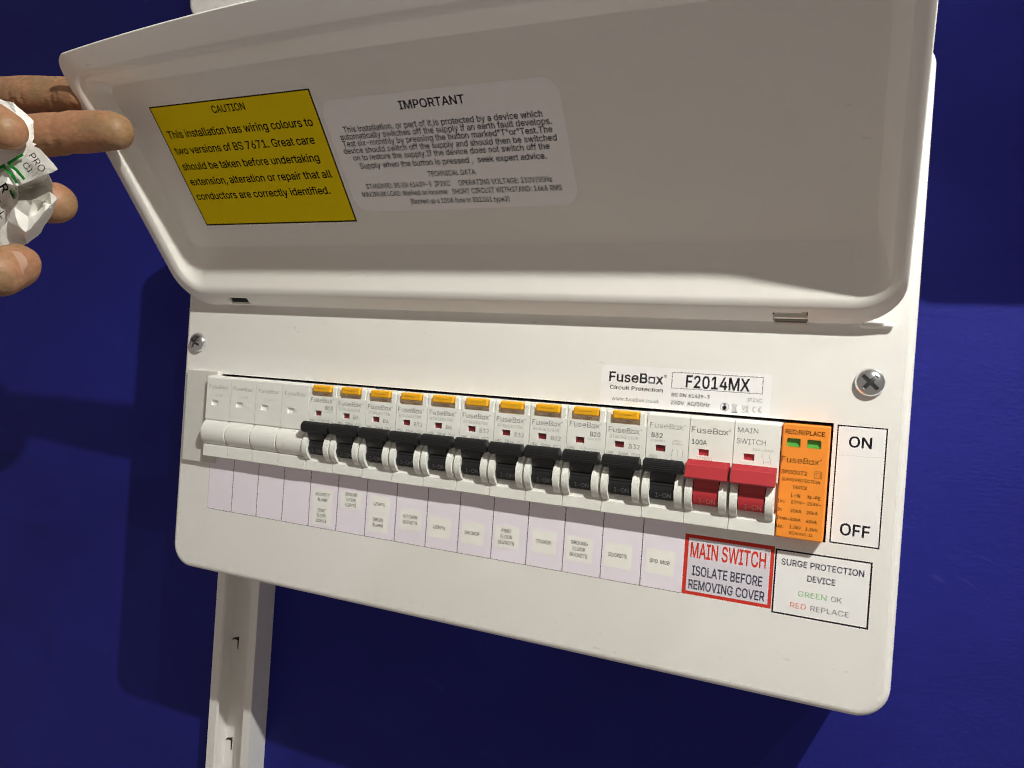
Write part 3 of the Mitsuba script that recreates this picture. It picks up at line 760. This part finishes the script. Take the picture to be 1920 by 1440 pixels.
solid = m3.Manifold()
for chain in BONES.values():
    for a, b in zip(chain[:-1], chain[1:]):
        solid = solid + (ball(a) + ball(b)).hull()
solid = solid.refine_to_length(2.0)
q = solid.to_mesh()
hand = trimesh.Trimesh(q.vert_properties[:, :3], q.tri_verts, process=True)
trimesh.smoothing.filter_taubin(hand, lamb=0.5, nu=0.52, iterations=26)
v = hand.vertices.copy()
nrm = hand.vertex_normals
push = smooth_noise(v, 9.0, 0.45, 5) + smooth_noise(v, 3.2, 0.14, 9)
for px, py, pz, dx, dy, dz, amp, wid, reach in ((-36, -74, 212, 0.96, 0.05, -0.26, 0.55, 0.9, 17), (-33, -74, 212, 0.97, 0.05, -0.2, 0.45, 0.8, 17), (-61, -74, 212, 0.98, 0, -0.2, 0.45, 0.9, 17), (-65, -74, 212, 0.98, 0, -0.15, 0.4, 0.8, 17), (-22, -84, 188, 0.97, 0.22, 0.1, 0.55, 1.1, 17), (-19.5, -83, 188, 0.98, 0.2, 0.1, 0.3, 0.8, 17),
                                             (-50, -88, 187, 1, 0, 0, 0.45, 1.1, 17), (-53, -88, 187, 1, 0, 0, 0.3, 0.8, 17), (-33, -119, 183.5, 0.9, 0.1, -0.35, 0.35, 0.9, 17), (-47, -82, 156, 1, 0, 0, 0.4, 1.0, 17), (-44, -103, 117, 1, 0, 0, 0.4, 1.0, 17), (-39, -74, 212, 0.9, 0.1, -0.4, 0.3, 0.7, 17), (-57, -74, 212, 0.98, 0, 0.1, 0.3, 0.7, 17), (-25, -85, 188, 0.96, 0.2, -0.12, 0.25, 0.7, 17), (-47, -87, 187, 0.98, 0, 0.15, 0.3, 0.7, 17), (-29, -117, 183, 0.9, 0.1, -0.35, 0.3, 0.8, 17), (-24, -110, 119, 0.9, 0.3, 0.2, 0.3, 0.8, 17)):
    rel = v - [px, py, pz]
    along = rel @ np.array([dx, dy, dz]) + smooth_noise(v, 5.0, 0.8, 3)
    push -= 1.5 * amp * np.exp(-(along / wid) ** 2) * (np.linalg.norm(rel, axis=1) < reach)
hand.vertices = v + nrm * push[:, None]
k = thing("person", "hand reaching in to grip the lid corner while pinching crumpled printed paper", "person")
put("hand", hand, "skin", k, smooth=True)


def nail(base, axis, normal, r, length, width, edge=0.0):
    a = np.asarray(axis, float) / np.linalg.norm(axis)
    n0 = np.asarray(normal, float) - np.dot(normal, a) * a
    n0 /= np.linalg.norm(n0)
    w = np.cross(a, n0)
    rows = []
    for lay in (0.0, -0.7):
        for u in np.linspace(0, 1, 14):
            taper = 1 - 0.10 * (u - 0.5) ** 2 * 4 - (0.25 if u > 0.98 else 0) - 0.20 * (u < 0.08)
            for q in np.linspace(-1, 1, 17):
                ph = q * taper * width / 2 / r
                rr = r + lay - 0.5 * (u - 0.3) ** 2 * 3 + 0.18 * math.sin(math.pi * u)
                bow = 1.6 * (1 - q * q) * (1 if u > 0.5 else -1) * abs(u - 0.5) * 2
                rows.append(np.asarray(base) + a * (u * length + bow) + rr * (math.cos(ph) * n0 + math.sin(ph) * w))
    P = np.array(rows).reshape(2, 14, 17, 3)
    V, F = P.reshape(-1, 3), []
    idx = np.arange(2 * 14 * 17).reshape(2, 14, 17)
    for L, flip in ((0, False), (1, True)):
        A, B, C, D = idx[L, :-1, :-1].ravel(), idx[L, 1:, :-1].ravel(), idx[L, 1:, 1:].ravel(), idx[L, :-1, 1:].ravel()
        F += [np.stack([A, B, C], 1), np.stack([A, C, D], 1)] if not flip else [np.stack([A, C, B], 1), np.stack([A, D, C], 1)]
    rim = np.concatenate([idx[:, 0, :], idx[:, 1:, -1], idx[:, -1, -2::-1], idx[:, -2:0:-1, 0]], axis=1)
    for i in range(rim.shape[1]):
        j = (i + 1) % rim.shape[1]
        F.append(np.array([[rim[0, i], rim[1, i], rim[0, j]], [rim[0, j], rim[1, i], rim[1, j]]]))
    return trimesh.Trimesh(V, np.vstack(F), process=False)


put("fingernail", nail((-31, -118.4, 183.0), (0.95, 0.17, -0.24), (0.42, -0.80, 0.42), 10.5, 14.0, 13.5), "nail", k, smooth=40, label="thumbnail over the crumpled paper")
put("fingernail", nail((-11.4, -112.5, 118.4), (0.80, 0.55, 0.16), (0.62, -0.76, 0.12), 9.75, 10.0, 12.0), "nail", k, smooth=40, label="short nail of the lowest finger")

# ------------------------------------------------------------------ the crumpled paper
PAPER = {
    'back_sheet': ([[-63.7, -99.0, 207.1], [-38.9, -101.0, 198.6], [-30.8, -103.0, 196.9], [-19.0, -100.0, 188.2], [-15.3, -102.0, 181.2], [-12.5, -104.0, 176.5], [-14.1, -101.0, 176.8], [-9.3, -105.0, 173.8], [-13.7, -106.0, 170.0], [-21.9, -107.0, 166.5], [-31.7, -106.0, 163.9], [-52.8, -104.0, 162.2], [-22.7, -106.0, 189.4], [-21.1, -103.0, 183.0], [-19.4, -107.0, 171.9], [-41.2, -103.0, 170.7], [-38.0, -104.0, 195.0]], [[0, 15, 11], [15, 10, 11], [16, 15, 0], [16, 12, 15], [9, 10, 15], [12, 14, 15], [14, 9, 15], [9, 14, 8], [16, 1, 12], [1, 2, 12], [1, 16, 0], [2, 3, 12], [13, 14, 12], [3, 13, 12], [13, 3, 4], [13, 5, 14], [14, 5, 8], [5, 13, 4], [7, 5, 6], [5, 7, 8]]),
    'flap': ([[-9.3, -105.0, 174.1], [-3.6, -106.0, 172.5], [16.9, -112.0, 161.1], [10.3, -111.0, 160.1], [1.4, -109.0, 159.2], [-6.4, -109.0, 157.9], [-14.1, -108.0, 156.3], [-22.7, -106.5, 167.0], [-13.7, -106.0, 170.2], [-1.0, -108.5, 165.0], [-11.1, -107.0, 163.6]], [[10, 6, 7], [4, 10, 9], [3, 9, 2], [3, 4, 9], [10, 5, 6], [4, 5, 10], [9, 1, 2], [0, 1, 9], [10, 8, 9], [8, 0, 9], [8, 10, 7]]),
    'left_sheet': ([[-52.8, -104.0, 162.5], [-31.7, -106.0, 164.2], [-22.0, -107.0, 167.0], [-14.4, -107.8, 156.4], [-20.4, -104.0, 153.5], [-27.7, -101.0, 148.3], [-34.7, -100.0, 143.2], [-42.0, -98.0, 136.8], [-60.0, -98.0, 131.9], [-20.0, -110.0, 156.8], [-23.9, -105.0, 154.1], [-33.0, -103.0, 147.5], [-34.8, -108.0, 149.4], [-34.5, -100.0, 150.0]], [[12, 8, 0], [12, 7, 8], [9, 2, 3], [9, 1, 2], [9, 12, 0], [1, 9, 0], [6, 7, 12], [9, 10, 12], [10, 4, 5], [10, 9, 3], [4, 10, 3], [11, 6, 12], [6, 11, 5], [13, 10, 5], [11, 13, 5], [10, 13, 12], [13, 11, 12]]),
    'pouch_back': ([[-8.0, -108.0, 158.7], [-0.1, -108.0, 159.7], [7.3, -109.0, 161.2], [-3.1, -100.0, 158.6], [-6.0, -98.0, 154.7], [-13.4, -98.0, 153.9], [-18.4, -99.0, 151.4], [-27.2, -100.0, 151.0], [-19.6, -105.0, 156.8], [-28.4, -92.0, 160.5], [-14.0, -96.0, 160.1], [-27.8, -97.0, 157.2]], [[5, 6, 9], [1, 10, 9], [10, 5, 9], [10, 2, 3], [10, 1, 2], [4, 10, 3], [5, 10, 4], [0, 1, 9], [6, 11, 9], [11, 0, 9], [0, 11, 8], [8, 11, 7], [11, 6, 7]]),
    'pouch_front': ([[-17.0, -106.0, 150.2], [-7.7, -106.0, 150.4], [-2.8, -105.0, 152.6], [-1.6, -102.0, 154.5], [-4.0, -97.0, 152.9], [-13.4, -92.0, 147.7], [-21.7, -92.0, 138.6], [-23.1, -97.0, 132.5], [-30.1, -100.0, 128.7], [-53.6, -100.0, 122.5], [-39.2, -102.0, 133.4], [-35.5, -102.0, 136.4], [-29.8, -103.0, 142.7], [-21.3, -105.0, 147.4], [3.8, -107.0, 144.6], [-13.4, -103.0, 143.1], [-1.4, -108.0, 138.9], [-15.0, -107.0, 138.2], [-9.4, -100.0, 150.9], [-1.8, -101.0, 149.0], [-9.1, -107.0, 135.5], [-29.2, -101.0, 136.0], [-11.1, -101.0, 145.9]], [[8, 21, 7], [21, 12, 17], [18, 2, 3], [10, 8, 9], [18, 14, 22], [14, 16, 22], [14, 5, 6], [16, 14, 6], [1, 18, 22], [1, 2, 18], [16, 15, 22], [15, 1, 22], [20, 21, 17], [21, 20, 7], [15, 20, 17], [20, 15, 16], [20, 6, 7], [20, 16, 6], [21, 11, 12], [11, 21, 8], [10, 11, 8], [19, 14, 18], [19, 3, 4], [19, 18, 3], [5, 19, 4], [14, 19, 5], [12, 13, 17], [13, 15, 17], [15, 0, 1], [13, 0, 15]])}
GREEN = ([[-13.98, -106.82, 170.23], [-15.14, -106.96, 169.71], [-16.32, -107.1, 169.19], [-17.49, -107.24, 168.67], [-18.67, -107.39, 168.14], [-19.68, -107.51, 167.69], [-20.85, -107.53, 167.28], [-22.55, -107.23, 166.98], [-20.71, -107.88, 165.92], [-20.01, -107.82, 165.11], [-19.25, -107.81, 164.29], [-18.3, -107.52, 163.8], [-16.73, -107.61, 163.18], [-15.46, -107.68, 162.67], [-14.17, -107.81, 161.8], [-12.74, -107.95, 160.83], [-11.2, -108.16, 159.85], [-9.07, -108.75, 158.75], [-6.95, -109.35, 157.65], [-6.15, -109.42, 157.99], [-5.5, -109.39, 158.36], [-7.46, -108.89, 159.42], [-9.58, -108.3, 160.53], [-11.49, -107.85, 161.59], [-12.91, -107.71, 162.56], [-13.69, -107.63, 163.09], [-14.47, -107.55, 163.61], [-16.06, -107.46, 164.25], [-17.38, -107.38, 164.78], [-18.69, -107.31, 165.3], [-19.95, -107.15, 166.42], [-19.04, -107.09, 166.78], [-18.12, -107.04, 167.14], [-16.84, -106.96, 167.64], [-15.57, -106.88, 168.14], [-14.29, -106.81, 168.64], [-13.03, -106.73, 169.13], [-11.47, -106.84, 169.56], [-12.5, -106.54, 170.24], [-13.19, -106.44, 170.84], [-13.98, -106.82, 170.23], [-24.8, -107.46, 164.7], [-22.96, -108.08, 163.58], [-21.11, -108.7, 162.46], [-19.62, -108.87, 161.86], [-18.75, -108.68, 161.39], [-17.87, -108.49, 160.92], [-17.13, -108.47, 160.15], [-16.26, -108.44, 159.26], [-15.4, -108.41, 158.37], [-14.54, -108.38, 157.48], [-13.36, -108.54, 156.53], [-12.51, -108.56, 156.83], [-11.49, -108.68, 157.09], [-12.96, -108.33, 158.1], [-14.08, -108.19, 159.04], [-15.21, -108.06, 159.98], [-16.33, -107.92, 160.93], [-17.62, -107.76, 162.02], [-18.27, -108.09, 162.44], [-19.14, -108.28, 162.9], [-20.01, -108.47, 163.37], [-20.77, -108.36, 164.02], [-22.95, -107.62, 165.35], [-25.3, -106.8, 166.73], [-27.07, -106.61, 166.29], [-28.84, -106.42, 165.86], [-30.63, -106.23, 165.42], [-32.42, -106.04, 164.98], [-33.99, -105.99, 164.49], [-35.56, -105.94, 163.99], [-36.96, -106.0, 163.46], [-38.49, -105.98, 162.95], [-40.02, -105.97, 162.44], [-38.72, -106.37, 161.7], [-37.43, -106.77, 160.96], [-35.95, -106.79, 161.46], [-34.47, -106.81, 161.96], [-32.99, -106.83, 162.45], [-31.53, -106.84, 162.94], [-30.06, -106.86, 163.43], [-28.32, -107.05, 163.86], [-26.56, -107.26, 164.28], [-24.8, -107.46, 164.7], [-22.64, -103.44, 151.25], [-25.48, -100.69, 152.5], [-20.82, -104.15, 152.49], [-20.68, -104.78, 153.3], [-20.14, -105.66, 154.03], [-19.47, -106.61, 154.74], [-21.45, -106.31, 154.39], [-22.19, -105.33, 153.69], [-22.34, -104.7, 152.88], [-22.49, -104.07, 152.07], [-22.64, -103.44, 151.25], [-26.33, -98.81, 154.45], [-25.36, -98.44, 155.02], [-26.72, -98.07, 156.03], [-24.99, -99.64, 156.44], [-23.08, -101.33, 156.8], [-19.77, -103.89, 156.88], [-15.82, -107.32, 155.36], [-16.4, -106.49, 154.75], [-23.28, -101.69, 155.36], [-25.2, -100.01, 154.98], [-26.33, -98.81, 154.45]], [[40, 39, 38], [40, 38, 37], [40, 37, 36], [40, 36, 35], [40, 35, 34], [40, 34, 33], [40, 33, 32], [40, 32, 31], [40, 31, 30], [28, 27, 26], [28, 26, 25], [28, 25, 24], [28, 24, 23], [28, 23, 22], [28, 22, 21], [28, 21, 20], [28, 20, 19], [28, 19, 18], [28, 18, 17], [28, 17, 16], [28, 16, 15], [28, 15, 14], [28, 14, 13], [28, 13, 12], [28, 12, 11], [28, 11, 10], [28, 10, 9], [28, 9, 8], [8, 7, 6], [8, 6, 5], [8, 5, 4], [8, 4, 3], [8, 3, 2], [8, 2, 1], [8, 1, 40], [8, 40, 30], [8, 30, 29], [8, 29, 28], [82, 81, 80], [82, 80, 79], [79, 78, 77], [79, 77, 76], [76, 75, 74], [76, 74, 73], [76, 73, 72], [76, 72, 71], [76, 71, 70], [76, 70, 69], [76, 69, 68], [76, 68, 67], [76, 67, 66], [76, 66, 65], [76, 65, 64], [76, 64, 63], [61, 60, 59], [59, 58, 57], [59, 57, 56], [59, 56, 55], [59, 55, 54], [59, 54, 53], [59, 53, 52], [59, 52, 51], [59, 51, 50], [59, 50, 49], [59, 49, 48], [59, 48, 47], [59, 47, 46], [59, 46, 45], [59, 45, 44], [59, 44, 43], [59, 43, 42], [59, 42, 83], [83, 82, 79], [79, 76, 63], [61, 59, 83], [83, 79, 63], [83, 63, 62], [83, 62, 61], [85, 94, 93], [85, 93, 92], [85, 92, 91], [85, 91, 90], [90, 89, 88], [90, 88, 87], [90, 87, 86], [90, 86, 85], [96, 105, 104], [96, 104, 103], [96, 103, 102], [96, 102, 101], [101, 100, 99], [101, 99, 98], [101, 98, 97], [101, 97, 96]])
PAPER_TEXT = [('PRO', 0, [[-5.8, -108.16, 168.55], [7.62, -111.05, 159.71], [-2.25, -108.03, 169.92]]), ('CIR', 0, [[-9.67, -108.15, 164.87], [-8.85, -103.64, 159.61], [-5.64, -108.7, 165.92]]), ('R', 1, [[-21.07, -110.38, 155.05], [-24.24, -106.74, 152.95], [-16.92, -110.26, 156.81]]), ('E', 0, [[-31.95, -105.71, 149.8], [-31.71, -104.29, 147.67], [-28.2, -105.96, 151.33]]), ('L', 0, [[-32.82, -102.94, 144.79], [-28.09, -104.27, 142.18], [-30.14, -102.52, 146.3]])]

k = thing("crumpled_paper", "crumpled white paper with green lines and black lettering, held between thumb and fingers", "paper")
NAMES = {"back_sheet": "sheet", "flap": "corner_flap", "left_sheet": "sheet", "pouch_back": "fold", "pouch_front": "fold"}
for name, (v, f) in PAPER.items():
    m = trimesh.Trimesh(np.array(v, float), f, process=False)
    for _ in range(2):
        m = m.subdivide()
    w = m.vertices
    m.vertices = w + np.column_stack([smooth_noise(w, 7.0, 0.5, 21), smooth_noise(w, 6.0, 1.3, 22), smooth_noise(w, 7.0, 0.5, 23)])
    put(NAMES[name], m, "paper", k, smooth=14)
v, f = np.array(GREEN[0], float), np.array(GREEN[1])
put("printed_line", trimesh.Trimesh(v + [0.0, -1.5, 0.0], f, process=False), "print", k, color=np.tile((0.02, 0.22, 0.035), (len(v), 1)))
tv, tf, n = [], [], 0
for text, bold, (o, e, u) in PAPER_TEXT:
    gv, gf = glyphs(text, bool(bold))
    o, e, u = (np.array(q) for q in (o, e, u))
    x = (gv[:, :1] - gv[:, 0].min()) / (gv[:, 0].max() - gv[:, 0].min())
    tv.append(o + x * (e - o) + gv[:, 1:] * (u - o) + [0, -1.9, 0])
    tf.append(gf + n)
    n += len(gv)
put("lettering", trimesh.Trimesh(np.vstack(tv), np.vstack(tf), process=False), "print", k, color=np.tile(INK, (n, 1)))
